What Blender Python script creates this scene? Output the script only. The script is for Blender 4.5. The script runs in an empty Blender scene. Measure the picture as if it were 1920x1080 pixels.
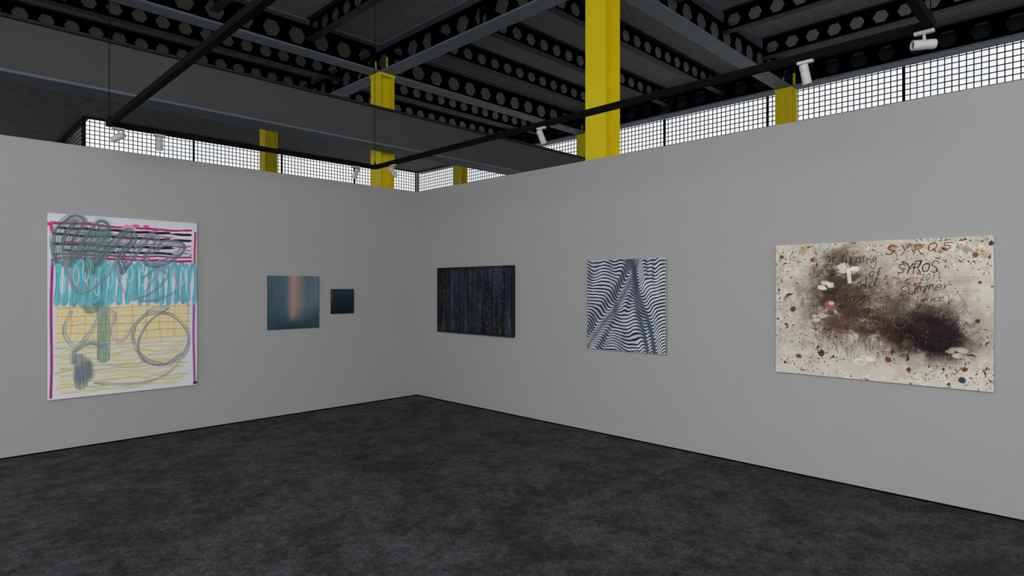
import bpy, bmesh, math
import numpy as np
from mathutils import Vector, Matrix

scene = bpy.context.scene
scene.view_settings.view_transform = 'Standard'
scene.view_settings.look = 'None'
COL = scene.collection
E_ART = 0.62      # irradiance the artwork albedos are calibrated for

# ------------------------------------------------------------ materials
def srgb(c):
    c = np.asarray(c, float) / 255.0
    return np.where(c <= 0.04045, c / 12.92, ((c + 0.055) / 1.055) ** 2.4)

def mat_plain(name, col, rough=0.6, metal=0.0, noise=0.0, scale=8.0, bump=0.0, spec=0.3):
    m = bpy.data.materials.new(name); m.use_nodes = True
    nt = m.node_tree; b = nt.nodes['Principled BSDF']
    b.inputs['Roughness'].default_value = rough
    b.inputs['Metallic'].default_value = metal
    b.inputs['Specular IOR Level'].default_value = spec
    tc = nt.nodes.new('ShaderNodeTexCoord')
    n = nt.nodes.new('ShaderNodeTexNoise'); n.inputs['Scale'].default_value = scale
    n.inputs['Detail'].default_value = 6
    nt.links.new(tc.outputs['Object'], n.inputs['Vector'])
    r = nt.nodes.new('ShaderNodeValToRGB')
    r.color_ramp.elements[0].position = 0.3; r.color_ramp.elements[1].position = 0.7
    c = np.array(col, float)
    r.color_ramp.elements[0].color = (*(c * (1 - noise)), 1)
    r.color_ramp.elements[1].color = (*np.clip(c * (1 + noise), 0, 1), 1)
    nt.links.new(n.outputs['Fac'], r.inputs['Fac'])
    nt.links.new(r.outputs['Color'], b.inputs['Base Color'])
    if bump > 0:
        bp = nt.nodes.new('ShaderNodeBump'); bp.inputs['Strength'].default_value = bump
        bp.inputs['Distance'].default_value = 0.01
        nt.links.new(n.outputs['Fac'], bp.inputs['Height'])
        nt.links.new(bp.outputs['Normal'], b.inputs['Normal'])
    return m

def mat_floor():
    m = bpy.data.materials.new('dark_screed_floor'); m.use_nodes = True
    nt = m.node_tree; b = nt.nodes['Principled BSDF']
    b.inputs['Roughness'].default_value = 0.8
    b.inputs['Specular IOR Level'].default_value = 0.15
    tc = nt.nodes.new('ShaderNodeTexCoord')
    def noise(s, d, rgh=0.6, dist=0.0):
        n = nt.nodes.new('ShaderNodeTexNoise'); n.inputs['Scale'].default_value = s
        n.inputs['Detail'].default_value = d; n.inputs['Roughness'].default_value = rgh
        n.inputs['Distortion'].default_value = dist
        nt.links.new(tc.outputs['Object'], n.inputs['Vector']); return n
    def ramp(src, p0, p1, c0, c1):
        r = nt.nodes.new('ShaderNodeValToRGB')
        r.color_ramp.elements[0].position = p0; r.color_ramp.elements[1].position = p1
        r.color_ramp.elements[0].color = (*c0, 1); r.color_ramp.elements[1].color = (*c1, 1)
        nt.links.new(src.outputs['Fac'], r.inputs['Fac']); return r
    def mul(a, b_):
        mx = nt.nodes.new('ShaderNodeMix'); mx.data_type = 'RGBA'; mx.blend_type = 'MULTIPLY'
        mx.inputs[0].default_value = 1.0
        nt.links.new(a, mx.inputs[6]); nt.links.new(b_, mx.inputs[7]); return mx.outputs[2]
    a = noise(2.8, 15, 0.80, 0.15); mid = noise(18, 12, 0.9, 0.1); f = noise(60, 10, 0.95)
    r1 = ramp(a, 0.43, 0.57, (0.034, 0.036, 0.040), (0.078, 0.082, 0.090))
    r2 = ramp(mid, 0.42, 0.58, (0.50, 0.50, 0.50), (1.55, 1.55, 1.55))
    r3 = ramp(f, 0.43, 0.57, (0.30, 0.30, 0.30), (1.75, 1.75, 1.75))
    out = mul(mul(r1.outputs['Color'], r2.outputs['Color']), r3.outputs['Color'])
    nt.links.new(out, b.inputs['Base Color'])
    bp = nt.nodes.new('ShaderNodeBump'); bp.inputs['Strength'].default_value = 1.0
    bp.inputs['Distance'].default_value = 0.012
    nt.links.new(mid.outputs['Fac'], bp.inputs['Height']); nt.links.new(bp.outputs['Normal'], b.inputs['Normal'])
    return m

M_FLOOR = mat_floor()
M_WALL = mat_plain('grey_white_wall_paint', (0.415, 0.415, 0.414), 0.9, noise=0.012, scale=3, spec=0.1)
M_SLAB = mat_plain('rough_concrete_slab', (0.215, 0.212, 0.206), 0.95, noise=0.55, scale=34, bump=0.4, spec=0.1)
M_SOFFIT = mat_plain('dark_concrete_soffit', (0.15, 0.15, 0.15), 0.95, noise=0.25, scale=6, bump=0.2, spec=0.1)
M_DARK = mat_plain('dark_painted_steel', (0.021, 0.024, 0.030), 0.6, noise=0.15, scale=5, spec=0.15)
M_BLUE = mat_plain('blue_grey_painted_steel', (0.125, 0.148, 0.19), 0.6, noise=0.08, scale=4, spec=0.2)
M_GIRD = mat_plain('grey_girder_steel', (0.080, 0.080, 0.082), 0.7, noise=0.06, scale=2, spec=0.15)
M_YEL = mat_plain('yellow_painted_steel', (0.76, 0.62, 0.004), 0.5, noise=0.03, scale=3)
M_BLACK = mat_plain('black_track_metal', (0.004, 0.004, 0.0045), 0.8, noise=0.1, scale=20, spec=0.05)
M_MESH = mat_plain('black_window_mesh', (0.02, 0.02, 0.022), 0.6, noise=0.1, scale=10, spec=0.1)
M_WHITE = mat_plain('white_lamp_enamel', (0.50, 0.50, 0.50), 0.4, noise=0.02, scale=10)
M_LENS = mat_plain('dark_lamp_lens', (0.10, 0.10, 0.10), 0.2, noise=0.05, scale=10)
M_FRAME = mat_plain('black_frame_wood', (0.014, 0.012, 0.012), 0.5, noise=0.2, scale=20)

# ------------------------------------------------------------ mesh helpers
def bx(bm, x0, x1, y0, y1, z0, z1):
    v = [bm.verts.new(p) for p in ((x0,y0,z0),(x1,y0,z0),(x1,y1,z0),(x0,y1,z0),
                                   (x0,y0,z1),(x1,y0,z1),(x1,y1,z1),(x0,y1,z1))]
    fs = []
    for q in ((3,2,1,0),(4,5,6,7),(0,1,5,4),(1,2,6,5),(2,3,7,6),(3,0,4,7)):
        fs.append(bm.faces.new([v[i] for i in q]))
    return fs

def finish(bm, name, mats, loc=(0,0,0), rot=0.0, parent=None, smooth=False):
    me = bpy.data.meshes.new(name); bm.normal_update(); bm.to_mesh(me); bm.free()
    for m in (mats if isinstance(mats, (list, tuple)) else [mats]): me.materials.append(m)
    if smooth:
        for p in me.polygons: p.use_smooth = True
    o = bpy.data.objects.new(name, me); COL.objects.link(o)
    o.location = loc; o.rotation_euler = (0, 0, rot)
    if parent: o.parent = parent
    return o

def meta(o, label, category=None, group=None, kind=None):
    o['label'] = label
    if category: o['category'] = category
    if group: o['group'] = group
    if kind: o['kind'] = kind
    return o

def struct_box(name, b, m, label, cat):
    bm = bmesh.new()
    cx, cy, cz = (b[0]+b[1])/2, (b[2]+b[3])/2, b[4]
    bx(bm, b[0]-cx, b[1]-cx, b[2]-cy, b[3]-cy, 0, b[5]-b[4])
    return meta(finish(bm, name, m, (cx, cy, cz)), label, cat, kind='structure')

# ------------------------------------------------------------ room shell
WX, WY, WH = 5.40, 7.35, 3.03
XO, YO, XI = 11.6, 15.8, 2.78
struct_box('floor', (-7, XO+0.3, -7, 30, -0.2, 0), M_FLOOR, 'dark mottled screed floor of the exhibition hall', 'floor')
struct_box('wall_left', (-5, WX+0.1, WY, WY+0.1, 0, WH), M_WALL, 'free-standing matt white partition wall hung with three paintings', 'wall')
struct_box('wall_right', (WX, WX+0.1, -5, WY, 0, WH), M_WALL, 'free-standing matt white partition wall hung with three paintings', 'wall')
struct_box('baseboard_left', (-5, WX-0.006, WY-0.008, WY, 0.014, 0.06), M_WALL, 'thin white baseboard along the partition', 'baseboard')
struct_box('baseboard_right', (WX-0.008, WX, -5, WY-0.008, 0.014, 0.06), M_WALL, 'thin white baseboard along the partition', 'baseboard')
struct_box('shadow_strip_left', (-5, WX-0.010, WY-0.010, WY, 0, 0.014), M_BLACK, 'thin black strip imitating the shadow line under the baseboard', 'trim')  # contact shadow at the wall foot, put in as a black strip
struct_box('shadow_strip_right', (WX-0.010, WX, -5, WY-0.010, 0, 0.014), M_BLACK, 'thin black strip imitating the shadow line under the baseboard', 'trim')  # same painted shadow line along the right partition
struct_box('ceiling', (-1.5, XO+0.3, -5, 13.33, 5.62, 5.85), M_SLAB, 'rough grey concrete deck over steel roof beams', 'ceiling')
# low soffit (L shaped)
bm = bmesh.new()
bx(bm, -8, XO+0.3, 13.33, YO+0.15, 5.33, 5.85)
bx(bm, -8, XI+0.1, YO+0.15, 30, 5.33, 5.85)
meta(finish(bm, 'ceiling.001', M_SOFFIT), 'flat dark grey concrete soffit beside the windows', 'ceiling', kind='structure')
struct_box('wall_east', (XO, XO+0.15, -5, YO, 0, 1.0), M_WALL, 'low plastered outer wall below the mesh windows', 'wall')
struct_box('wall_north', (XI, XO+0.15, YO, YO+0.15, 0, 1.0), M_WALL, 'low plastered outer wall below the mesh windows', 'wall')
struct_box('wall_west', (XI-0.15, XI, YO, 30, 0, 1.0), M_WALL, 'low plastered outer wall below the mesh windows', 'wall')
struct_box('trim_1', (XO, XO+0.12, -5, 13.33, 5.33, 5.62), M_DARK, 'dark steel fascia above the mesh windows', 'trim')

# windows : mesh panels
def window_mesh(L, z0=1.0, z1=5.33, pitch=0.092, b=0.0135, post=0.034):
    bm = bmesh.new()
    n = round(L / pitch)
    for i in range(1, n):
        x = L * i / n
        bx(bm, x-b/2, x+b/2, 0.012, 0.024, z0, z1)
    k = round((z1-z0) / pitch)
    for j in range(1, k):
        z = z0 + (z1-z0) * j / k
        bx(bm, 0, L, 0.0, 0.012, z-b/2, z+b/2)
    for x in (0, L):
        bx(bm, x-post/2, x+post/2, -0.01, 0.04, z0, z1)
    bx(bm, post/2, L-post/2, -0.01, 0.04, z0, z0+0.03)
    bx(bm, post/2, L-post/2, -0.01, 0.04, z1-0.03, z1)
    return bm
wn = 1
ys = [0.2, 2.43, 4.66, 6.88, 9.11, 11.34, 13.57, YO]
ys = [-4.26, -2.03] + ys
for a, b_ in zip(ys[:-1], ys[1:]):
    o = finish(window_mesh(b_-a), 'window_%d' % wn, M_MESH, (XO+0.05, a, 0), math.pi/2)
    meta(o, 'tall daylit window covered with black square mesh', 'window', kind='structure'); wn += 1
xs = [XI, 4.98, 7.18, 9.38, XO]
for a, b_ in zip(xs[:-1], xs[1:]):
    o = finish(window_mesh(b_-a), 'window_%d' % wn, M_MESH, (a, YO+0.05, 0), 0)
    meta(o, 'tall daylit window covered with black square mesh', 'window', kind='structure'); wn += 1
for a in (YO, YO+2.2, YO+4.4, YO+6.6, YO+8.8):
    o = finish(window_mesh(2.2), 'window_%d' % wn, M_MESH, (XI-0.02, a+0.02, 0), math.pi/2)
    meta(o, 'tall daylit window covered with black square mesh', 'window', kind='structure'); wn += 1

# ------------------------------------------------------------ steel columns
def column(x, y):
    bm = bmesh.new(); s = 0.14; t = 0.018
    bx(bm, -s, -s+t, -s, s, 0, 5.11)
    bx(bm, s-t, s, -s, s, 0, 5.11)
    bx(bm, -s+t, s-t, -0.008, 0.008, 0, 5.11)
    bm2 = bmesh.new(); bx(bm2, -s-0.01, s+0.01, -s-0.01, s+0.01, 5.11, 5.15)
    o = finish(bm, 'steel_column', M_YEL, (x, y, 0))
    c = finish(bm2, 'cap_plate', M_YEL, parent=o)
    bm3 = bmesh.new(); bx(bm3, -0.008, 0.008, -s-0.02, -s+0.02, 5.15, 5.42); bx(bm3, -s-0.01, -s+0.02, -0.008, 0.008, 5.15, 5.35)
    finish(bm3, 'stiffener_plate', M_YEL, parent=o)
    bm4 = bmesh.new(); bx(bm4, -0.15, 0.2, -0.2, 0.2, 0, 0.02)
    finish(bm4, 'base_plate', M_YEL, parent=o)
    return o
for x, y, w in ((5.65, 4.14, 'standing close behind a white partition'), (5.65, 8.66, 'rising behind a grey girder'),
                (5.65, 13.14, 'standing near mesh windows'), (11.16, 4.14, 'standing beside mesh windows'),
                (11.16, 8.66, 'standing near mesh windows'), (11.16, 13.14, 'standing near mesh windows')):
    meta(column(x, y), 'yellow steel H-section column ' + w, 'column', 'yellow steel columns')

# ------------------------------------------------------------ beams
def cast_bm(L, z0, z1, fw, ft=0.018, pitch=0.33, top=True):
    bm = bmesh.new()
    n = max(1, round(L / pitch)); p = L / n
    zc = (z0+z1)/2; H = (z1-z0)/2 - ft; h = H * 0.56; r = p * 0.33
    cache = {}
    def V(x, z):
        k = (round(x, 4), round(z, 4))
        if k not in cache: cache[k] = bm.verts.new((x, 0, z))
        return cache[k]
    for i in range(n):
        c = (i+0.5)*p; l = c-p/2; q = c+p/2
        TL, TR, BL, BR, ML, MR = V(l, zc+H), V(q, zc+H), V(l, zc-H), V(q, zc-H), V(l, zc), V(q, zc)
        a, b, d, e, f, g = V(c-r/2, zc+h), V(c+r/2, zc+h), V(c+r, zc), V(c+r/2, zc-h), V(c-r/2, zc-h), V(c-r, zc)
        for q4 in ((TL,a,b,TR),(BL,BR,e,f),(TL,ML,g,a),(ML,BL,f,g),(TR,b,d,MR),(MR,d,e,BR)):
            bm.faces.new(q4)
    bmesh.ops.solidify(bm, geom=bm.faces[:], thickness=0.012)
    for f in bm.faces: f.material_index = 0
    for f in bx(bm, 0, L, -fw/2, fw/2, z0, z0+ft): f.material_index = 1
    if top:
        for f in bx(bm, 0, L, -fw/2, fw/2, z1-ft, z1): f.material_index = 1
    return bm
def beam(x, y, L, along, prim):
    if prim: bm = cast_bm(L, 5.15, 5.62, 0.26, 0.03, 0.40)
    else: bm = cast_bm(L, 5.30, 5.62, 0.12, 0.014, 0.30)
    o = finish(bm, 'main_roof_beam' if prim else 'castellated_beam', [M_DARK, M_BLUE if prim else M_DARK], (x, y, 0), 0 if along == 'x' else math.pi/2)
    if prim: meta(o, 'blue-grey steel main roof beam resting on yellow columns', 'beam', 'main roof beams')
    else: meta(o, 'dark steel roof beam with a row of hexagonal holes', 'beam', 'castellated roof beams')
XA, XB, XC = 0.2, 5.65, 11.16
YA, YB, YC, YD = -0.4, 4.14, 8.66, 13.14
hw = 0.13
for y in (YB, YC, YD):
    for a, b_ in ((-1.5, XB-hw), (XB+hw, XC-hw)):
        beam(a, y, b_-a, 'x', True)
for x in (XB, XC):
    beam(x, -4.5, YD+hw+4.5, 'y', True)
g = 0.012
for i in (1, 2, 3):
    y = YB + (YC-YB)*i/4; beam(XB+hw+g, y, XC-XB-2*hw-2*g, 'x', False)
    y = YC + (YD-YC)*i/4
    beam(XB+hw+g, y, XC-XB-2*hw-2*g, 'x', False); beam(-1.4, y, XB-hw-g+1.4, 'x', False)
    x = XB + (XC-XB)*i/4; beam(x, -3, YB-hw-g+3, 'y', False)
    x = XA + (XB-XA)*i/4; beam(x, YB+hw+g, YC-YB-2*hw-2*g, 'y', False)

# deep girder
bm = bmesh.new(); L = 16.5
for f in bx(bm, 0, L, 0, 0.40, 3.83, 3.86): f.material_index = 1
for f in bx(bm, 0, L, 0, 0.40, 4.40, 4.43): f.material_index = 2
for f in bx(bm, 0, L, 0.05, 0.07, 3.86, 4.40): f.material_index = 0
meta(finish(bm, 'girder', [M_GIRD, M_BLUE, M_DARK], (-5, 8.08, 0)), 'deep grey steel girder crossing in front of yellow columns', 'girder')

# ------------------------------------------------------------ lighting track
ZR = 3.12; RX0, RX1, RY0, RY1 = 1.347, 4.2, 0.743, 6.61
tr = bpy.data.objects.new('lighting_track', None); COL.objects.link(tr); tr.location = (RX0, RY0, ZR)
meta(tr, 'black rectangular lighting track hung on thin cables', 'lighting track')
w = 0.024
def rail(x0, x1, y0, y1):
    bm = bmesh.new()
    bx(bm, x0-RX0, x1-RX0, y0-RY0, y1-RY0, -0.018, 0.03)
    o = finish(bm, 'rail', M_BLACK, parent=tr)
    return o
rail(RX0-w, RX1+w, RY1-w, RY1+w); rail(RX0-w, RX1+w, RY0-w, RY0+w)
rail(RX0-w, RX0+w, RY0+w, RY1-w); rail(RX1-w, RX1+w, RY0+w, RY1-w)
for cx, cy in ((RX0, RY1), (RX1, RY1), (RX1, RY0), (RX0, RY0)):
    bm = bmesh.new()
    bmesh.ops.create_cone(bm, segments=8, radius1=0.0035, radius2=0.0035, depth=5.62-ZR-0.03, cap_ends=True,
                          matrix=Matrix.Translation((cx-RX0, cy-RY0, (5.62-ZR-0.03)/2+0.03)))
    bmesh.ops.create_cone(bm, segments=12, radius1=0.014, radius2=0.006, depth=0.05, cap_ends=True,
                          matrix=Matrix.Translation((cx-RX0, cy-RY0, 0.055)))
    finish(bm, 'suspension_cable', M_BLACK, parent=tr)

def lathe(bm, prof, M, seg=24):
    rings = []
    for r, z in prof:
        rings.append([bm.verts.new(M @ Vector((r*math.cos(2*math.pi*i/seg), r*math.sin(2*math.pi*i/seg), z))) for i in range(seg)])
    for a, b in zip(rings[:-1], rings[1:]):
        for i in range(seg):
            bm.faces.new((a[i], a[(i+1) % seg], b[(i+1) % seg], b[i]))
    bm.faces.new(rings[0][::-1]); bm.faces.new(rings[-1])

def spot(x, y, axis, d, label, ln=0.132, drop=0.088):
    e = bpy.data.objects.new('track_spotlight', None); COL.objects.link(e); e.location = (x, y, ZR-0.018)
    meta(e, label, 'spotlight', 'white spotlights on the lighting track')
    bm = bmesh.new()
    if axis == 'x': bx(bm, -0.05, 0.05, -0.014, 0.014, -0.018, 0)
    else: bx(bm, -0.014, 0.014, -0.05, 0.05, -0.018, 0)
    bmesh.ops.bevel(bm, geom=bm.edges[:], offset=0.003, segments=1)
    finish(bm, 'track_adapter', M_WHITE, parent=e)
    d = Vector(d).normalized()
    bm = bmesh.new()
    bmesh.ops.create_cone(bm, segments=12, radius1=0.008, radius2=0.008, depth=drop-0.038, cap_ends=True, matrix=Matrix.Translation((0, 0, -0.017-(drop-0.038)/2)))
    bmesh.ops.create_uvsphere(bm, u_segments=12, v_segments=8, radius=0.014, matrix=Matrix.Translation((0, 0, -drop+0.022)))
    finish(bm, 'swivel_arm', M_WHITE, parent=e, smooth=True)
    q = d.to_track_quat('Z', 'Y').to_matrix().to_4x4()
    M = Matrix.Translation(Vector((0, 0, -drop))) @ q
    bm = bmesh.new()
    R = 0.028
    lathe(bm, [(R*0.55, -ln*0.5), (R*0.9, -ln*0.47), (R, -ln*0.42), (R, -0.02), (R*0.96, -0.018), (R*0.96, -0.012), (R, -0.01),
               (R*1.02, ln*0.48), (R*0.98, ln*0.5), (R*0.86, ln*0.5), (R*0.8, ln*0.44)], M)
    o = finish(bm, 'lamp_head', M_WHITE, parent=e)
    for p in o.data.polygons: p.use_smooth = len(p.vertices) == 4
    bm = bmesh.new()
    lathe(bm, [(R*0.78, ln*0.442), (R*0.5, ln*0.455), (0.003, ln*0.46)], M)
    finish(bm, 'lens', M_LENS, parent=e)
    return e
LB = 'white cylindrical spotlight on black track'
spot(1.42, RY1, 'x', (-0.55, 0.75, -0.35), LB + ', beside its corner')
spot(1.765, RY1, 'x', (0.1, 0.35, -1), LB + ', aimed steeply down')
spot(3.93, RY1, 'x', (0, 0.7, -0.9), LB + ', aimed at small paintings')
spot(RX1, 6.21, 'y', (0.8, 0, -0.75), LB + ', facing a dark painting')
spot(RX1, 3.78, 'y', (0.6, 0.0, -0.9), LB + ', facing a striped painting')
spot(RX1, 1.435, 'y', (0.28, -0.12, -1), LB + ', above a splattered painting')
spot(RX1, 0.775, 'y', (-0.55, 0.80, -0.02), LB + ', tilted nearly level', 0.128, 0.08)

# ------------------------------------------------------------ painting rasteriser
rng = np.random.default_rng(7)
def vnoise(H, W, fy, fx, seed=0):
    r = np.random.default_rng(seed)
    fy = max(1, int(fy)); fx = max(1, int(fx))
    g = r.random((fy+2, fx+2))
    y = np.linspace(0, fy, H); x = np.linspace(0, fx, W)
    yi = y.astype(int); xi = x.astype(int)
    yf = (y-yi)[:, None]; xf = (x-xi)[None, :]
    yf = yf*yf*(3-2*yf); xf = xf*xf*(3-2*xf)
    a = g[yi][:, xi]; b = g[yi][:, xi+1]; c = g[yi+1][:, xi]; d = g[yi+1][:, xi+1]
    return a*(1-yf)*(1-xf) + b*(1-yf)*xf + c*yf*(1-xf) + d*yf*xf
def fbm(H, W, fy, fx, seed=0, oct=5, g=0.55):
    s = 0; a = 1; t = 0
    for k in range(oct):
        s = s + a*vnoise(H, W, fy*2**k, fx*2**k, seed*17+k); t += a; a *= g
    return s/t
def catmull(P, n=10):
    P = np.array(P, float)
    if len(P) < 3: return P
    Q = np.vstack([2*P[0]-P[1], P, 2*P[-1]-P[-2]]); out = []
    for i in range(1, len(Q)-2):
        t = np.linspace(0, 1, n, endpoint=False)[:, None]
        out.append(0.5*((2*Q[i]) + (-Q[i-1]+Q[i+1])*t + (2*Q[i-1]-5*Q[i]+4*Q[i+1]-Q[i+2])*t**2 + (-Q[i-1]+3*Q[i]-3*Q[i+1]+Q[i+2])*t**3))
    return np.vstack(out + [P[-1:]])
class Canvas:
    def __init__(s, W, H, w, h, base):
        s.W, s.H, s.w, s.h = W, H, w, h      # pixels, metres
        s.im = np.ones((H, W, 3)) * np.array(base, float)
    def blend(s, m, col):
        s.im = s.im*(1-m[..., None]) + np.array(col, float)*m[..., None]
    def region(s):
        return np.meshgrid(np.linspace(0, 1, s.W), np.linspace(0, 1, s.H))
    def stroke(s, pts, wd, col, a=1.0, smooth=True, bristle=0.0, soft=None, seed=0, col2=None):
        P = catmull(pts) if smooth else np.array(pts, float)
        X = P[:, 0]*s.W; Y = P[:, 1]*s.H
        r = wd*s.W/2; pad = r+3
        A0 = int(max(0, X.min()-pad)); A1 = int(min(s.W, X.max()+pad+1))
        B0 = int(max(0, Y.min()-pad)); B1 = int(min(s.H, Y.max()+pad+1))
        if A1 <= A0 or B1 <= B0: return
        best = np.full((B1-B0, A1-A0), 1e9); off = np.zeros_like(best); arc = np.zeros_like(best)
        cum = 0.0
        for i in range(len(X)-1):
            x0, y0, x1, y1 = X[i], Y[i], X[i+1], Y[i+1]
            a0 = int(max(A0, min(x0, x1)-pad)); a1 = int(min(A1, max(x0, x1)+pad+1))
            b0 = int(max(B0, min(y0, y1)-pad)); b1 = int(min(B1, max(y0, y1)+pad+1))
            dx, dy = x1-x0, y1-y0; L2 = dx*dx+dy*dy+1e-9; Ls = math.sqrt(L2)
            if a1 > a0 and b1 > b0:
                gy, gx = np.mgrid[b0:b1, a0:a1]
                t = np.clip(((gx-x0)*dx+(gy-y0)*dy)/L2, 0, 1)
                ex = gx-x0-t*dx; ey = gy-y0-t*dy
                d = np.hypot(ex, ey); sg = (dx*ey-dy*ex)/Ls
                sl = (slice(b0-B0, b1-B0), slice(a0-A0, a1-A0))
                m = d < best[sl]
                best[sl][m] = d[m]; off[sl][m] = sg[m]; arc[sl][m] = (cum+t*Ls)[m]
            cum += Ls
        sf = soft*s.W if soft else 1.0
        m = np.clip((r-best)/sf+0.5, 0, 1)
        if bristle > 0:
            rr = np.random.default_rng(seed)
            nb = max(8, int(r*2/1.6)); na = max(4, int(cum/22)+2)
            lut = rr.random((nb, na)); base = rr.random((nb, 1)); lut = 0.45*lut+0.55*base
            i = np.clip(((off/(2*r+1e-6)+0.5)*(nb-1)), 0, nb-1.001); i0 = i.astype(int); f = i-i0
            j = np.clip(arc/22.0, 0, na-1.001); j0 = j.astype(int); h = j-j0
            j1 = np.minimum(j0+1, na-1); i1 = np.minimum(i0+1, nb-1)
            v = (lut[i0, j0]*(1-f)+lut[i1, j0]*f)*(1-h)+(lut[i0, j1]*(1-f)+lut[i1, j1]*f)*h
            k = np.clip((v-(1-bristle))*5+0.1, 0, 1)         # dry gaps
            m = m*(1-k*0.85)
            c2 = np.array(col2 if col2 is not None else np.array(col)*0.72, float)
            tone = np.clip((v-0.3)*2.2, 0, 1)[..., None]
            colr = np.array(col, float)*(1-tone)+c2*tone
        else: colr = np.array(col, float)
        mm = (m*a)[..., None]
        s.im[B0:B1, A0:A1] = s.im[B0:B1, A0:A1]*(1-mm)+colr*mm
    def blob(s, u, v, ru, rv, col, a=1.0, edge=0.25, rough=0.5, seed=0, rot=0):
        U, V = s.region(); x = (U-u); y = (V-v)
        c, sn = math.cos(rot), math.sin(rot)
        x, y = x*c+y*sn, -x*sn+y*c
        d = np.sqrt((x/ru)**2+(y/rv)**2)
        n = fbm(s.H, s.W, 10, 12, seed, 5, 0.75)
        d = d + (n-0.5)*2*rough
        s.blend(np.clip((1-d)/edge, 0, 1)*a, col)
    def mk(s, name, loc, rot, depth, side, label, gain=1.0):
        nx, ny = s.W, s.H
        lin = srgb(np.clip(s.im, 0, 255))/E_ART*gain
        lin = np.clip(lin, 0, 0.97)
        gx = np.linspace(-s.w/2, s.w/2, nx); gz = np.linspace(s.h/2, -s.h/2, ny)
        XX, ZZ = np.meshgrid(gx, gz)
        co = np.stack([XX.ravel(), np.full(nx*ny, -depth), ZZ.ravel()], 1)
        i = np.arange(ny-1)[:, None]*nx+np.arange(nx-1)[None, :]
        q = np.stack([i, i+nx, i+nx+1, i+1], -1).reshape(-1, 4)
        b = nx*ny; w2, h2 = s.w/2, s.h/2
        box = np.array([(-w2,-depth,-h2),(w2,-depth,-h2),(w2,0,-h2),(-w2,0,-h2),(-w2,-depth,h2),(w2,-depth,h2),(w2,0,h2),(-w2,0,h2)], float)
        co = np.vstack([co, box])
        bq = np.array([(3,2,1,0),(4,5,6,7),(1,2,6,5),(2,3,7,6),(3,0,4,7)])+b
        q = np.vstack([q, bq])
        me = bpy.data.meshes.new(name)
        me.vertices.add(len(co)); me.vertices.foreach_set('co', co.ravel())
        me.loops.add(q.size); me.loops.foreach_set('vertex_index', q.ravel().astype(np.int32))
        me.polygons.add(len(q)); me.polygons.foreach_set('loop_start', np.arange(0, q.size, 4, dtype=np.int32))
        me.update(calc_edges=True); me.validate()
        at = me.color_attributes.new('paint', 'FLOAT_COLOR', 'POINT')
        cc = np.ones((len(co), 4)); cc[:b, :3] = lin.reshape(-1, 3); cc[b:, :3] = srgb(side)/E_ART
        at.data.foreach_set('color', cc.ravel())
        m = bpy.data.materials.new(name+'_paint'); m.use_nodes = True; nt = m.node_tree
        B = nt.nodes['Principled BSDF']; B.inputs['Roughness'].default_value = 0.8
        B.inputs['Specular IOR Level'].default_value = 0.1
        A = nt.nodes.new('ShaderNodeAttribute'); A.attribute_name = 'paint'
        nt.links.new(A.outputs['Color'], B.inputs['Base Color'])
        me.materials.append(m)
        o = bpy.data.objects.new('painting', me); COL.objects.link(o)
        o.location = loc; o.rotation_euler = (0, 0, rot)
        meta(o, label, 'painting')
        return o
R = math.pi/2

# ---- P1 big gestural canvas
c = Canvas(460, 620, 1.35, 1.82, (186, 186, 196))
U, V = c.region()
c.blend(np.clip(fbm(c.H, c.W, 4, 4, 1)*1.6-0.6, 0, 1)*0.4, (206, 203, 208))
c.blend(np.clip(0.04-V, 0, 1)*15*0.5, (170, 170, 176))
c.blend(np.clip((V-0.7)/0.05, 0, 1)*0.25, (200, 196, 176))
def hline(v, u0, u1, wd, col, a, wob=0.004, seed=0, br=0.25, soft=None):
    r = np.random.default_rng(seed); us = np.linspace(u0, u1, 12)
    c.stroke([(u, v+wob*(r.random()-0.5)*2) for u in us], wd, col, a, bristle=br, soft=soft, seed=seed)
for k, (v, col, wd) in enumerate(((0.052, (176, 20, 74), .016), (0.075, (20, 18, 26), .020), (0.096, (190, 110, 140), .012), (0.113, (22, 18, 28), .020), (0.133, (204, 196, 204), .010),
                              (0.148, (186, 70, 120), .012), (0.163, (20, 20, 28), .022), (0.182, (200, 194, 202), .010), (0.197, (22, 20, 30), .018), (0.216, (150, 40, 90), .014), (0.237, (175, 22, 80), .018))):
    hline(v, 0.04+0.03*(k % 3), 0.95, wd, col, 0.92, seed=k, soft=.004)
for k, y0 in enumerate((0.07, 0.105, 0.14, 0.175)):
    c.stroke([(0.80, y0), (0.93, y0-0.012), (0.965, y0+0.008), (0.92, y0+0.022), (0.82, y0+0.018)], 0.013, (200, 196, 205), 0.9)
c.stroke([(0.985, 0.06), (0.98, 0.2), (0.985, 0.33)], 0.016, (176, 20, 84), 0.85, soft=.008)
c.stroke([(0.02, 0.06), (0.03, 0.1)], 0.02, (185, 20, 70), 0.8, soft=.01)
for k in range(14):
    u = rng.random(); c.blob(u, 0.05+0.008*rng.normal(), 0.02+0.02*rng.random(), 0.008, (178, 40, 90), 0.7, seed=300+k)
c.blob(0.5, 0.055, 0.06, 0.012, (200, 150, 160), 0.8, seed=4)
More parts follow.
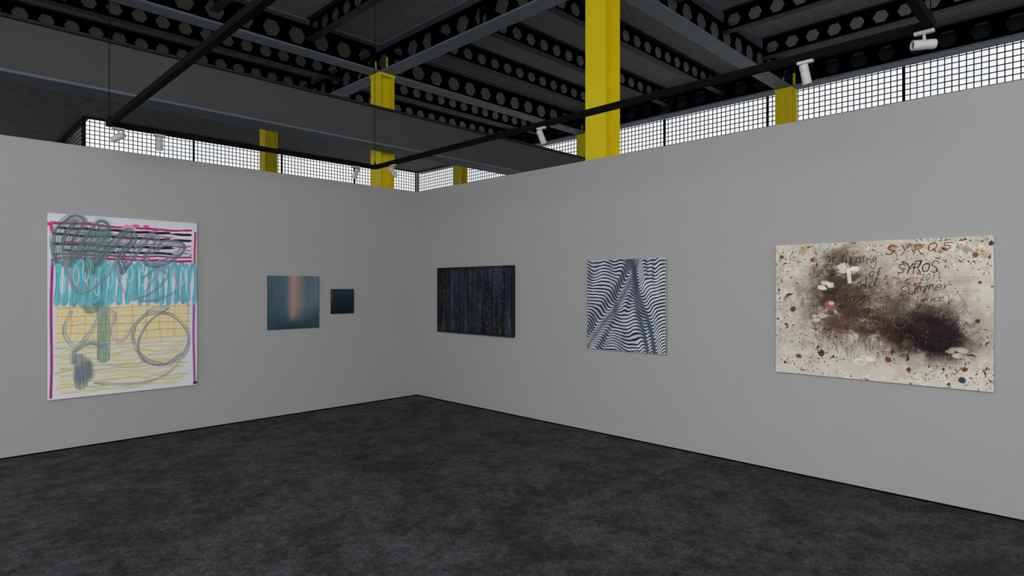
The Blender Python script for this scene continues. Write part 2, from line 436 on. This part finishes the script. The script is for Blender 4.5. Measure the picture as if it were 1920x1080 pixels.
# beige band
band = np.clip((0.108-np.abs(V-0.60))/0.012, 0, 1)*np.clip((U-0.04)/.02, 0, 1)*np.clip((0.95-U)/.02, 0, 1)
c.blend(band*0.9*(0.6+0.6*fbm(c.H, c.W, 8, 3, 9)).clip(0, 1), (204, 187, 134))
for k in range(9):
    hline(0.51+0.023*k, 0.06, 0.94, 0.010, [(196, 160, 100), (216, 208, 180)][k % 2], 0.65, seed=30+k)
for k in range(18):
    u = 0.08+0.05*k; c.stroke([(u, 0.5), (u+0.01*rng.normal(), 0.6), (u-0.004, 0.68+0.04*rng.random())], 0.012, [(212, 204, 172), (192, 166, 112)][k % 2], 0.5, bristle=0.4, seed=60+k)
for k in range(12):
    hline(0.722+0.0222*k, 0.05+0.03*(k % 2), 0.93-0.04*(k % 3), 0.018, (204, 198, 130), 0.75, 0.007, seed=50+k, br=0.3, soft=.006)
for k in range(12):
    u = 0.1+0.8*rng.random(); c.stroke([(u, 0.70), (u+0.004*rng.normal(), 0.76+0.1*rng.random())], 0.006, (196, 186, 140), 0.5)
# magenta side lines
c.stroke([(0.03, 0.25), (0.022, 0.5), (0.025, 0.8), (0.02, 0.985)], 0.017, (160, 30, 118), 0.85, bristle=0.15, seed=1)
c.stroke([(0.06, 0.3), (0.05, 0.5)], 0.008, (180, 60, 140), 0.5)
c.stroke([(0.975, 0.5), (0.972, 0.7), (0.98, 0.985)], 0.02, (150, 60, 150), 0.8, bristle=0.15, seed=2)
c.blob(0.985, 0.985, 0.02, 0.012, (40, 30, 60), 0.8, seed=9)
# green vertical smears
c.stroke([(0.25, 0.12), (0.19, 0.3), (0.22, 0.44), (0.26, 0.5)], 0.12, (70, 112, 104), 0.6, bristle=0.4, seed=6, soft=.01)
c.stroke([(0.35, 0.1), (0.31, 0.35), (0.34, 0.55), (0.34, 0.79)], 0.085, (62, 104, 96), 0.6, bristle=0.4, seed=5, col2=(104, 140, 130), soft=.006)
# turquoise loops
for layer in range(3):
    pts = []; n = 20
    for k in range(n):
        u = 0.04+0.93*k/(n-1)+0.008*rng.normal(); j = rng.random()*0.03
        pts += [(u-0.012, 0.255+j), (u+0.012, 0.25+j), (u+0.016, 0.38), (u+0.004, 0.49-j), (u+0.022, 0.485-j), (u+0.022, 0.38)]
    c.stroke(pts, 0.015, [(60, 148, 168), (84, 172, 188), (112, 188, 200)][layer], 0.8, bristle=0.25, seed=8+layer, soft=.004)
for k in range(12):
    u = 0.07+0.072*k+rng.random()*0.03
    th = np.linspace(0, 6.28, 9); r0 = 0.014+0.008*rng.random(); vv = 0.30+0.14*rng.random()
    c.stroke([(u+r0*math.cos(a), vv+0.05*math.sin(a)) for a in th], 0.008, (182, 196, 204), 0.65)
# grey brush swipes at the top
G1 = (70, 86, 92)
c.stroke([(0.07, 0.24), (0.06, 0.12), (0.14, 0.03), (0.2, 0.04), (0.13, 0.14), (0.12, 0.26)], 0.085, (66, 84, 82), 0.85, bristle=0.48, seed=31, col2=(118, 132, 128), soft=.004)
c.stroke([(0.14, 0.24), (0.24, 0.14), (0.32, 0.04), (0.36, 0.08), (0.27, 0.2), (0.26, 0.3)], 0.08, (70, 90, 86), 0.85, bristle=0.48, seed=32, col2=(124, 138, 136), soft=.004)
c.stroke([(0.3, 0.26), (0.42, 0.14), (0.5, 0.08), (0.53, 0.12), (0.44, 0.22), (0.46, 0.3)], 0.065, G1, 0.85, bristle=0.48, seed=33, col2=(132, 144, 150), soft=.004)
c.stroke([(0.48, 0.28), (0.58, 0.16), (0.66, 0.09), (0.70, 0.13), (0.62, 0.24), (0.72, 0.26), (0.86, 0.19), (0.88, 0.14), (0.76, 0.13), (0.70, 0.17)], 0.055, (84, 94, 106), 0.82, bristle=0.48, seed=34, col2=(140, 150, 158), soft=.004)
c.stroke([(0.1, 0.2), (0.13, 0.32), (0.2, 0.42), (0.34, 0.34), (0.42, 0.24)], 0.05, (104, 116, 126), 0.65, bristle=0.5, seed=12, col2=(160, 170, 182), soft=.004)
c.stroke([(0.42, 0.3), (0.48, 0.42), (0.58, 0.45), (0.70, 0.32), (0.8, 0.27), (0.86, 0.38), (0.93, 0.5)], 0.032, (104, 116, 136), 0.7, bristle=0.5, seed=35, col2=(160, 170, 182), soft=.004)
c.stroke([(0.6, 0.34), (0.7, 0.29), (0.78, 0.33), (0.68, 0.42), (0.58, 0.47), (0.7, 0.47), (0.84, 0.42)], 0.022, (110, 124, 150), 0.75, bristle=0.5, seed=23)
# lower loops
LG = (112, 117, 123); LG2 = (170, 172, 172)
c.stroke([(0.14, 0.53), (0.10, 0.64), (0.17, 0.72), (0.26, 0.64), (0.34, 0.53), (0.41, 0.55), (0.40, 0.66), (0.45, 0.71), (0.54, 0.62), (0.66, 0.53), (0.78, 0.51)], 0.028, LG, 0.8, bristle=0.5, seed=13, col2=LG2)
th = np.linspace(-2.0, 4.1, 20)
c.stroke([(0.735+0.20*math.cos(a)+0.03*math.sin(a), 0.70+0.155*math.sin(a)) for a in th], 0.028, LG, 0.88, bristle=0.5, seed=19, col2=LG2)
c.stroke([(0.78, 0.52), (0.64, 0.60), (0.57, 0.72), (0.60, 0.82), (0.74, 0.86), (0.88, 0.80)], 0.022, LG, 0.8, bristle=0.5, seed=20, col2=LG2)
c.stroke([(0.29, 0.93), (0.5, 0.955), (0.70, 0.94), (0.84, 0.87), (0.93, 0.74)], 0.022, LG, 0.8, bristle=0.5, seed=14, col2=LG2)
c.stroke([(0.34, 0.72), (0.25, 0.70), (0.16, 0.74), (0.15, 0.80)], 0.045, (106, 112, 118), 0.8, bristle=0.45, seed=18, col2=LG2)
c.blob(0.225, 0.865, 0.075, 0.085, (92, 98, 108), 0.85, 0.35, 0.35, seed=15)
c.stroke([(0.19, 0.79), (0.20, 0.93)], 0.08, (88, 95, 104), 0.7, bristle=0.3, seed=15, col2=(130, 134, 140), soft=.01)
c.mk('large_canvas', (1.656, WY-0.0002, 1.42), 0, 0.035, (170, 170, 174), 'tall colourful abstract painting with looping grey and turquoise brushwork')

# ---- P2 teal with coral glow
c = Canvas(220, 220, 0.674, 0.667, (56, 78, 88)); U, V = c.region()
c.blend(np.clip(1-V*1.5, 0, 1)*0.55, (74, 92, 102))
c.blend(np.exp(-((U-0.80)/0.3)**2-((V-0.4)/0.35)**2)*0.6, (92, 110, 118))
c.blend(np.clip((V-0.6)/0.4, 0, 1)*0.7, (24, 42, 54))
c.blend(np.clip((0.14-U)/0.14, 0, 1)*0.5, (46, 72, 84))
fade = np.clip((0.92-V)/0.35, 0, 1)
c.blend(np.exp(-(np.abs(U-0.53)/0.16)**3)*0.8*fade, (138, 112, 108))
c.blend(np.exp(-((U-0.48)/0.075)**2)*0.6*np.clip((0.88-V)/0.14, 0, 1), (170, 128, 118))
c.blend(np.exp(-((U-0.76)/0.05)**2)*0.4*np.clip((0.6-V)/0.3, 0, 1), (66, 88, 98))
c.blend(np.exp(-((U-0.93)/0.03)**2)*0.4*np.clip((0.7-V)/0.4, 0, 1), (120, 118, 120))
c.blend(np.clip(fbm(c.H, c.W, 3, 6, 3)-0.4, 0, 1)*0.4, (104, 122, 130))
c.mk('teal_canvas', (3.48, WY-0.0002, 1.4185), 0, 0.022, (60, 80, 90), 'square blurred teal painting with a vertical coral glow')
# ---- P3
c = Canvas(140, 140, 0.335, 0.329, (24, 33, 43)); U, V = c.region()
c.blend(np.clip(1-V, 0, 1)*0.6, (42, 54, 66))
c.blend(V*0.5, (12, 16, 25))
c.blend(np.clip((0.06-U)/0.05, 0, 1)*np.clip((0.75-V)/0.4, 0, 1)*0.7, (130, 80, 60))
c.mk('small_canvas', (4.158, WY-0.0002, 1.4215), 0, 0.022, (30, 34, 40), 'small square near-black navy painting with a rusty edge')

# ---- P4 dark striated
c = Canvas(520, 310, 1.50, 0.885, (15, 17, 23)); U, V = c.region()
H_, W_ = c.H, c.W
st = fbm(H_, W_, 3, 110, 21, 2); dash2 = vnoise(H_, W_, 34, 170, 23); bands = fbm(H_, W_, 1, 22, 24, 2); big = fbm(H_, W_, 4, 5, 25, 3)
for r_ in range(H_):
    dash2[r_] = np.roll(dash2[r_], -int((r_ % 40)*0.25))
c.blend(np.clip(bands-0.35, 0, 1)*1.8, (40, 48, 62))
m = np.clip((dash2-0.32)*2.0, 0, 1)*np.clip((st-0.28)*2.6, 0, 1)*np.clip((big-0.15)*2.8, 0, 1)
c.blend(m*np.clip((bands-0.28)*3.4, 0, 1)*0.7, (80, 90, 108))
c.blend(m*np.clip((0.52-bands)*5, 0, 1)*0.65, (90, 80, 70))
d3 = vnoise(H_, W_, 50, 90, 29)
c.blend(np.clip((d3-0.6)*3, 0, 1)*0.25, (90, 96, 104))
for k in range(34):
    u = rng.random(); c.stroke([(u, 0), (u+0.004*rng.normal(), 0.5), (u+0.003, 1)], 0.006+0.010*rng.random(), [(6, 7, 10), (66, 76, 96), (74, 66, 56), (8, 10, 15)][k % 4], 0.4, bristle=0.5, seed=k, soft=.006)
edge = np.clip((np.minimum(np.minimum(U, 1-U)*1.7, np.minimum(V, 1-V)))/0.05, 0, 1)
c.blend((1-edge)*0.4, (10, 12, 18))
o = c.mk('dark_canvas', (WX-0.0002, 6.06, 1.4325), -R, 0.04, (12, 12, 14), 'wide near-black painting with dense vertical blue and brown striations')
bm = bmesh.new(); w2, h2, t = 0.75, 0.4425, 0.010
bx(bm, -w2-t, w2+t, -0.042, 0, h2, h2+t); bx(bm, -w2-t, w2+t, -0.042, 0, -h2-t, -h2)
bx(bm, -w2-t, -w2, -0.042, 0, -h2, h2); bx(bm, w2, w2+t, -0.042, 0, -h2, h2)
fr = finish(bm, 'frame', M_FRAME, parent=o); fr['label'] = 'thin black float frame'

# ---- P5 wavy stripes
N5 = 460
c = Canvas(N5, N5, 0.98, 0.97, (174, 178, 187)); U, V = c.region()
ap = 0.54
def ridge(d, w): return np.exp(-(d/w)**2)
wx = (fbm(N5, N5, 2, 3, 60, 1)-0.5)*0.28
wy = (fbm(N5, N5, 2, 2, 64, 1)-0.5)*0.16
Uw = U+wx*(0.3+V)+wy
k1 = Uw-(ap-0.50*V**1.1); k2 = Uw-(ap+0.46*V**1.15); k3 = Uw-(ap-0.22*V-0.03-0.05*np.sin(V*6)); k4 = Uw-(ap+0.22*V**1.4+0.03); k5 = Uw-ap-0.05*np.sin(V*7)
h = 2.3*ridge(k1, 0.085)+2.3*ridge(k2, 0.085)+1.3*ridge(k3, 0.06)+1.2*ridge(k4, 0.06)+1.0*ridge(k5, 0.055)
h += 1.2*ridge(Uw-0.10-0.1*V, 0.07)*np.clip(1.2-V*1.6, 0, 1)+1.2*ridge(Uw-0.92+.1*V, 0.07)*np.clip(1.2-V*1.6, 0, 1)+0.9*ridge(Uw-0.27, 0.06)*np.clip(1-V*2, 0, 1)+0.9*ridge(Uw-0.78, 0.06)*np.clip(1-V*2, 0, 1)
h += (fbm(N5, N5, 3, 5, 61, 2)-0.5)*2.6
phase = V*28 - h*0.95 - 2.2*np.exp(-(np.abs(U-ap)/0.3)**2)*(0.3+V) + (fbm(N5, N5, 12, 16, 66, 2)-0.5)*0.3
s_ = np.sin(2*np.pi*phase) + (fbm(N5, N5, 10, 12, 67, 3)-0.5)*0.8
gx_ = np.gradient(h, axis=1)*N5
c.blend(np.clip(gx_*0.026, 0, 0.7), (76, 86, 104)); c.blend(np.clip(-gx_*0.014, 0, 0.5), (204, 206, 211))
c.blend(np.clip(fbm(N5, N5, 6, 8, 63)-0.42, 0, 1)*1.3, (116, 126, 146))
c.blend(np.clip((s_-0.02)*2.0, 0, 1)*0.94, (18, 22, 32))
c.blend(np.clip(ridge(k1-0.06, 0.03)*0.4+ridge(k2+0.06, 0.03)*0.4+ridge(k3+0.05, 0.025)*0.3+ridge(k4+0.04, 0.025)*0.3, 0, 0.6), (42, 48, 62))
c.mk('striped_canvas', (WX-0.0002, 3.652, 1.418), -R, 0.035, (160, 160, 162), 'square painting of black and white stripes folding like cloth')

# ---- P6 splattered canvas with writing
c = Canvas(760, 557, 1.50, 1.10, (180, 175, 164)); U, V = c.region(); H_, W_ = c.H, c.W
c.blend(np.clip(fbm(H_, W_, 7, 9, 71)*2-0.85, 0, 1)*0.6, (146, 137, 122))
c.blend(np.clip(fbm(H_, W_, 30, 40, 72)*3-1.5, 0, 1)*0.6, (204, 200, 191))
c.blend(np.clip(fbm(H_, W_, 24, 34, 73)*4-2.4, 0, 1)*0.4, (128, 114, 96))
for v in (0.17, 0.27, 0.36, 0.55, 0.86):
    c.stroke([(0.1, v), (0.5, v+0.003), (0.95, v-0.004)], 0.002, (120, 105, 88), 0.5)
for k in range(12):
    c.blob(0.12+0.075*k+0.03*rng.random(), 0.03+0.10*rng.random(), 0.02+0.025*rng.random(), 0.03, [(140, 100, 48), (96, 66, 40), (158, 126, 76)][k % 3], 0.45, 0.5, 1.3, seed=80+k)
smoke = fbm(H_, W_, 10, 10, 77, 6, 0.76)
def haze(u, v, ru, rv, col, a, rot=0, tex=0.8):
    x = U-u; y = V-v; cc_, sn = math.cos(rot), math.sin(rot); x, y = x*cc_+y*sn, -x*sn+y*cc_
    d = np.exp(-((x/ru)**2+(y/rv)**2)); c.blend(np.clip(d*a*(1-tex/2+tex*(smoke-0.42)*5), 0, 0.96), col)
haze(0.47, 0.45, 0.34, 0.28, (122, 106, 90), 0.6, 0, 1)
haze(0.33, 0.36, 0.09, 0.26, (46, 37, 33), 0.95, 0.25, .9)
haze(0.30, 0.22, 0.08, 0.12, (68, 58, 48), 0.8, 0, .9)
haze(0.38, 0.42, 0.15, 0.13, (62, 50, 42), 0.8, 0.3, .9)
haze(0.44, 0.53, 0.22, 0.08, (52, 40, 33), 1.0, 0.45, .9)
haze(0.35, 0.62, 0.13, 0.08, (88, 64, 48), 0.8, 0, 1)
haze(0.56, 0.42, 0.20, 0.10, (98, 85, 74), 0.6, 0, 1)
haze(0.60, 0.66, 0.24, 0.07, (52, 40, 34), 1.0, 0.1, .9)
haze(0.74, 0.64, 0.17, 0.16, (66, 46, 40), 0.9, 0, .9)
haze(0.75, 0.65, 0.12, 0.13, (17, 13, 16), 1.7, 0, 0.4)
haze(0.82, 0.62, 0.04, 0.05, (34, 28, 46), 0.7)
haze(0.71, 0.48, 0.08, 0.05, (66, 68, 60), 0.6, 0, 1)
for k in range(18):
    u, v = [(0.3, 0.3), (0.4, 0.5), (0.48, 0.56), (0.66, 0.66), (0.74, 0.58)][k % 5]
    c.blob(u+0.07*rng.normal(), v+0.06*rng.normal(), 0.02+0.03*rng.random(), 0.01+0.03*rng.random(), [(40, 32, 28), (70, 50, 38), (104, 84, 64)][k % 3], 0.6, 0.4, 1.3, seed=400+k)
for k in range(560):
    u = 0.2+0.70*rng.random(); v = 0.34+0.42*rng.random(); l = 0.02+0.09*rng.random()
    dx = 0.010*rng.normal() if u < 0.6 else 0.03*rng.normal()
    c.stroke([(u, v), (u+dx, v+l)], 0.0016+0.001*rng.random(), [(50, 40, 32), (78, 62, 50), (110, 92, 76), (30, 26, 28)][k % 4], 0.4, smooth=False)
for k in range(320):
    a = rng.random()*6.28; r0 = 0.01+0.08*rng.random(); r1 = r0+0.02+0.05*rng.random(); b2 = a+0.6*rng.normal()
    c.stroke([(0.75+r0*math.cos(a), 0.64+r0*1.2*math.sin(a)), (0.75+r1*math.cos(b2), 0.64+r1*1.2*math.sin(b2))], 0.003, [(20, 16, 20), (48, 28, 26), (28, 26, 40), (36, 27, 24)][k % 4], 0.65, smooth=False)
def flower(u, v, s, col, seed):
    r = np.random.default_rng(seed)
    for k in range(7):
        a = r.random()*6.28; c.blob(u+s*0.6*math.cos(a), v+s*0.5*math.sin(a), s*0.5, s*0.38, np.array(col)*(0.86+0.16*r.random()), 0.9, 0.25, 0.45, seed=seed+k)
    c.stroke([(u-s, v), (u, v-s*0.7), (u+s, v), (u+0.2*s, v+s*.5)], 0.002, (90, 72, 62), 0.6)
def flowers():
    flower(0.385, 0.19, 0.052, (200, 196, 190), 200); c.stroke([(0.385, 0.2), (0.39, 0.29)], 0.02, (194, 190, 182), 0.9)
    flower(0.27, 0.32, 0.044, (198, 190, 178), 210); flower(0.235, 0.56, 0.042, (194, 176, 166), 220); flower(0.46, 0.85, 0.055, (192, 187, 177), 230)
    flower(0.86, 0.76, 0.045, (172, 165, 154), 240); flower(0.17, 0.66, 0.048, (176, 171, 146), 250)
    c.blob(0.29, 0.46, 0.030, 0.032, (150, 84, 82), 0.85, 0.3, 0.8, seed=260); c.blob(0.30, 0.45, 0.018, 0.018, (194, 170, 162), 0.85, 0.3, 0.5, seed=262); c.blob(0.245, 0.52, 0.024, 0.010, (166, 116, 108), 0.8, 0.3, 0.5, seed=261)
    for u in (0.5, 0.62):
        th = np.linspace(0.3, 5.2, 12); c.stroke([(u+0.028*math.cos(a)*(1+.1*math.sin(3*a)), 0.57+0.045*math.sin(a)) for a in th], 0.005, (132, 118, 104), 0.5, bristle=0.4, seed=int(u*9))
# splatter
cols = [(92, 42, 30), (86, 48, 32), (58, 40, 30), (104, 62, 42), (44, 42, 48), (32, 28, 26)]
gy, gx = np.mgrid[0:H_, 0:W_]
cl_ = fbm(H_, W_, 6, 7, 79, 3)
for k in range(4200):
    u, v = rng.random()*W_, rng.random()*H_
    if rng.random() > (cl_[int(v), int(u)]-0.3)*2.8: continue
    r0 = min(6.5, 0.35+rng.exponential(0.7)); st_ = 1+rng.random()*2.4; a = rng.random()*3.14
    x0, x1, y0, y1 = int(max(0, u-20)), int(min(W_, u+20)), int(max(0, v-20)), int(min(H_, v+20))
    X = gx[y0:y1, x0:x1]-u; Y = gy[y0:y1, x0:x1]-v
    p = (X*math.cos(a)+Y*math.sin(a))/st_; q = -X*math.sin(a)+Y*math.cos(a)
    wob = 1+0.35*np.sin(3*np.arctan2(q, p)+k)
    m = (np.clip(r0*wob-np.hypot(p, q)+0.5, 0, 1)*0.8)[..., None]
    c.im[y0:y1, x0:x1] = c.im[y0:y1, x0:x1]*(1-m)+np.array(cols[rng.integers(6)], float)*m
flowers()
for (u, v, r0, cl) in ((0.035, 0.09, .014, 3), (0.99, 0.05, .012, 4), (0.57, 0.84, .02, 0), (0.59, 0.78, .014, 0), (0.88, 0.94, .014, 4), (0.89, 0.87, .010, 0), (0.055, 0.92, .008, 5), (0.13, 0.86, .014, 1), (0.94, 0.55, .012, 2), (0.02, 0.35, .01, 4), (0.25, 0.83, .016, 2), (0.12, 0.3, .012, 1), (0.2, 0.12, .014, 3), (0.1, 0.5, .014, 0), (0.06, 0.62, .01, 1), (0.66, 0.9, .012, 1), (0.95, 0.3, .01, 0), (0.93, 0.12, .016, 3)):
    c.blob(u, v, r0, r0*1.4, cols[cl], 0.9, 0.3, 1.0, seed=int(u*1000))
F = {
 'S': [[(1,.12),(.5,0),(.1,.15),(.12,.38),(.5,.5),(.9,.65),(.9,.87),(.5,1),(0,.88)]],
 'Y': [[(0,0),(.5,.5)],[(1,0),(.5,.5),(.35,1)]], 'R': [[(0,1),(0,.5),(0,0)],[(0,0),(.7,0),(.9,.25),(.6,.5),(0,.52)],[(.4,.5),(1,1)]],
 'O': [[(.5,0),(.05,.3),(.1,.8),(.5,1),(.95,.75),(.9,.2),(.5,0)]], 'U': [[(0,0),(.02,.7),(.5,1),(.95,.7),(1,0)]],
 'M': [[(0,1),(.1,0)],[(.1,0),(.5,.7)],[(.5,.7),(.9,0)],[(.9,0),(1,1)]], 'E': [[(1,0),(0,0)],[(0,0),(0,1)],[(0,1),(1,1)],[(0,.5),(.7,.5)]],
 '2': [[(0,.2),(.4,0),(.9,.2),(.7,.5),(0,1)],[(0,1),(1,.95)]], '0': [[(.5,0),(.1,.4),(.3,1),(.8,.8),(.85,.2),(.5,0)]], '1': [[(.5,0),(.5,1)]],
 'a': [[(.8,.5),(.4,.4),(.05,.7),(.3,1),(.7,.9),(.8,.5),(.9,1)]], 't': [[(.5,0),(.4,.8),(.6,1),(.9,.9)],[(.1,.4),(.9,.35)]],
 'u': [[(0,.4),(.1,.9),(.4,1),(.8,.8),(.8,.4),(1,1)]], 'r': [[(0,.4),(.15,1)],[(.15,.7),(.5,.4),(.9,.45)]],
 'n': [[(0,.4),(.1,1)],[(.1,.6),(.5,.4),(.8,.6),(1,1)]], 'm': [[(0,.4),(.05,1)],[(.05,.6),(.3,.4),(.45,.6),(.48,1)],[(.48,.6),(.75,.4),(.9,.6),(1.05,1)]],
 'i': [[(.4,.4),(.5,1)],[(.4,.12),(.45,.2)]], 'g': [[(.8,.5),(.3,.4),(.1,.7),(.4,.9),(.8,.5),(.8,1.2),(.4,1.5),(0,1.3)]],
 'o': [[(.5,.4),(.1,.6),(.3,1),(.8,.9),(.8,.5),(.5,.4)]], 'f': [[(.9,.1),(.6,0),(.45,.4),(.4,1.3)],[(.1,.5),(.9,.45)]],
 'd': [[(.8,.6),(.4,.4),(.05,.7),(.3,1),(.8,.8),(.85,0),(.95,1)]], 'l': [[(.4,0),(.4,.9),(.7,1)]], 'e': [[(.1,.7),(.8,.65),(.5,.4),(.1,.65),(.3,1),(1,.85)]],
 's': [[(.8,.5),(.4,.4),(.3,.6),(.8,.8),(.6,1),(.1,.95)]], ' ': []}
def write(txt, u, v, cw, ch, col, wd=0.006, sp=1.3, slope=0.0, a=0.85, link=False):
    last = None
    for k, chh in enumerate(txt):
        jv = 0.006*rng.normal(); js = 1+0.14*rng.normal()
        for s2 in F[chh]:
            P = [(u+k*cw*sp+x*cw+(1-y)*cw*0.35+0.001*rng.normal(), v+y*ch*js+slope*k+jv+0.002*rng.normal()) for x, y in s2]
            c.stroke(P, wd*(0.8+0.4*rng.random()), col, a, bristle=0.1, seed=k)
        if link and last is not None and F[chh]:
            c.stroke([last, P[0]], wd*0.6, col, a*0.8, smooth=False)
        last = P[-1] if F[chh] else None
write('SYROS', 0.56, 0.035, 0.034, 0.062, (100, 38, 28), 0.0045, 1.75)
write('SYROS', 0.61, 0.17, 0.027, 0.068, (24, 30, 38), 0.0042, 1.3, -0.005, a=0.95)
write('2011', 0.71, 0.232, 0.015, 0.04, (34, 34, 40), 0.0026, 1.5)
write('SYRO', 0.60, 0.305, 0.017, 0.026, (112, 52, 38), 0.0026, 2.7)
write('Summer', 0.62, 0.315, 0.032, 0.06, (24, 22, 26), 0.0034, 1.15, -0.006, link=True)
write('SUMMER', 0.645, 0.40, 0.016, 0.028, (108, 50, 36), 0.0028, 2.2, 0.002)
write('at turning', 0.27, 0.085, 0.023, 0.066, (26, 34, 38), 0.0032, 1.08, link=True)
write('of', 0.48, 0.19, 0.024, 0.066, (34, 34, 38), 0.003, link=True)
write('old', 0.42, 0.27, 0.028, 0.066, (24, 20, 22), 0.0034, 1.1, link=True)
write('songs', 0.36, 0.36, 0.024, 0.066, (26, 22, 24), 0.003, 1.1, link=True)
c.stroke([(0.42, 0.47), (0.38, 0.55), (0.40, 0.48), (0.44, 0.42), (0.5, 0.38)], 0.003, (26, 22, 24), 0.8)
c.mk('splattered_canvas', (WX-0.0002, 1.331, 1.42), -R, 0.03, (168, 166, 158), 'wide cream painting with dark splatters and handwritten SYROS and Summer')

# ------------------------------------------------------------ world / light
wd = bpy.data.worlds.new('overcast_sky'); scene.world = wd; wd.use_nodes = True
nt = wd.node_tree; bg = nt.nodes['Background']
tc = nt.nodes.new('ShaderNodeTexCoord'); n = nt.nodes.new('ShaderNodeTexNoise'); n.inputs['Scale'].default_value = 6; n.inputs['Detail'].default_value = 5
r = nt.nodes.new('ShaderNodeValToRGB'); r.color_ramp.elements[0].color = (0.84, 0.88, 0.93, 1); r.color_ramp.elements[1].color = (0.96, 0.97, 0.98, 1)
r.color_ramp.elements[0].position = 0.3; r.color_ramp.elements[1].position = 0.6
nt.links.new(tc.outputs['Generated'], n.inputs['Vector']); nt.links.new(n.outputs['Fac'], r.inputs['Fac']); nt.links.new(r.outputs['Color'], bg.inputs['Color'])
bg.inputs['Strength'].default_value = 1.02

ld = bpy.data.lights.new('added_fill_light', 'AREA'); ld.shape = 'DISK'; ld.size = 4.6; ld.energy = 250; ld.color = (1.0, 0.985, 0.97)  # added fill behind the camera to brighten the walls, no such lamp in the hall
lo = bpy.data.objects.new('added_fill_light', ld); COL.objects.link(lo); lo.location = (-1.4, -0.6, 2.9)
lo.rotation_euler = (Vector((4.4, 5.4, 1.9))-Vector(lo.location)).to_track_quat('-Z', 'Y').to_euler()

# ------------------------------------------------------------ camera
cd = bpy.data.cameras.new('camera'); cam = bpy.data.objects.new('camera', cd); COL.objects.link(cam)
cd.sensor_width = 36; cd.lens = 36*1132/1920; cd.clip_start = 0.05
cam.location = (0, 0, 1.6)
cam.rotation_euler = (math.pi/2, 0, math.atan2(0.7043, 0.7099)-math.pi/2)
scene.camera = cam
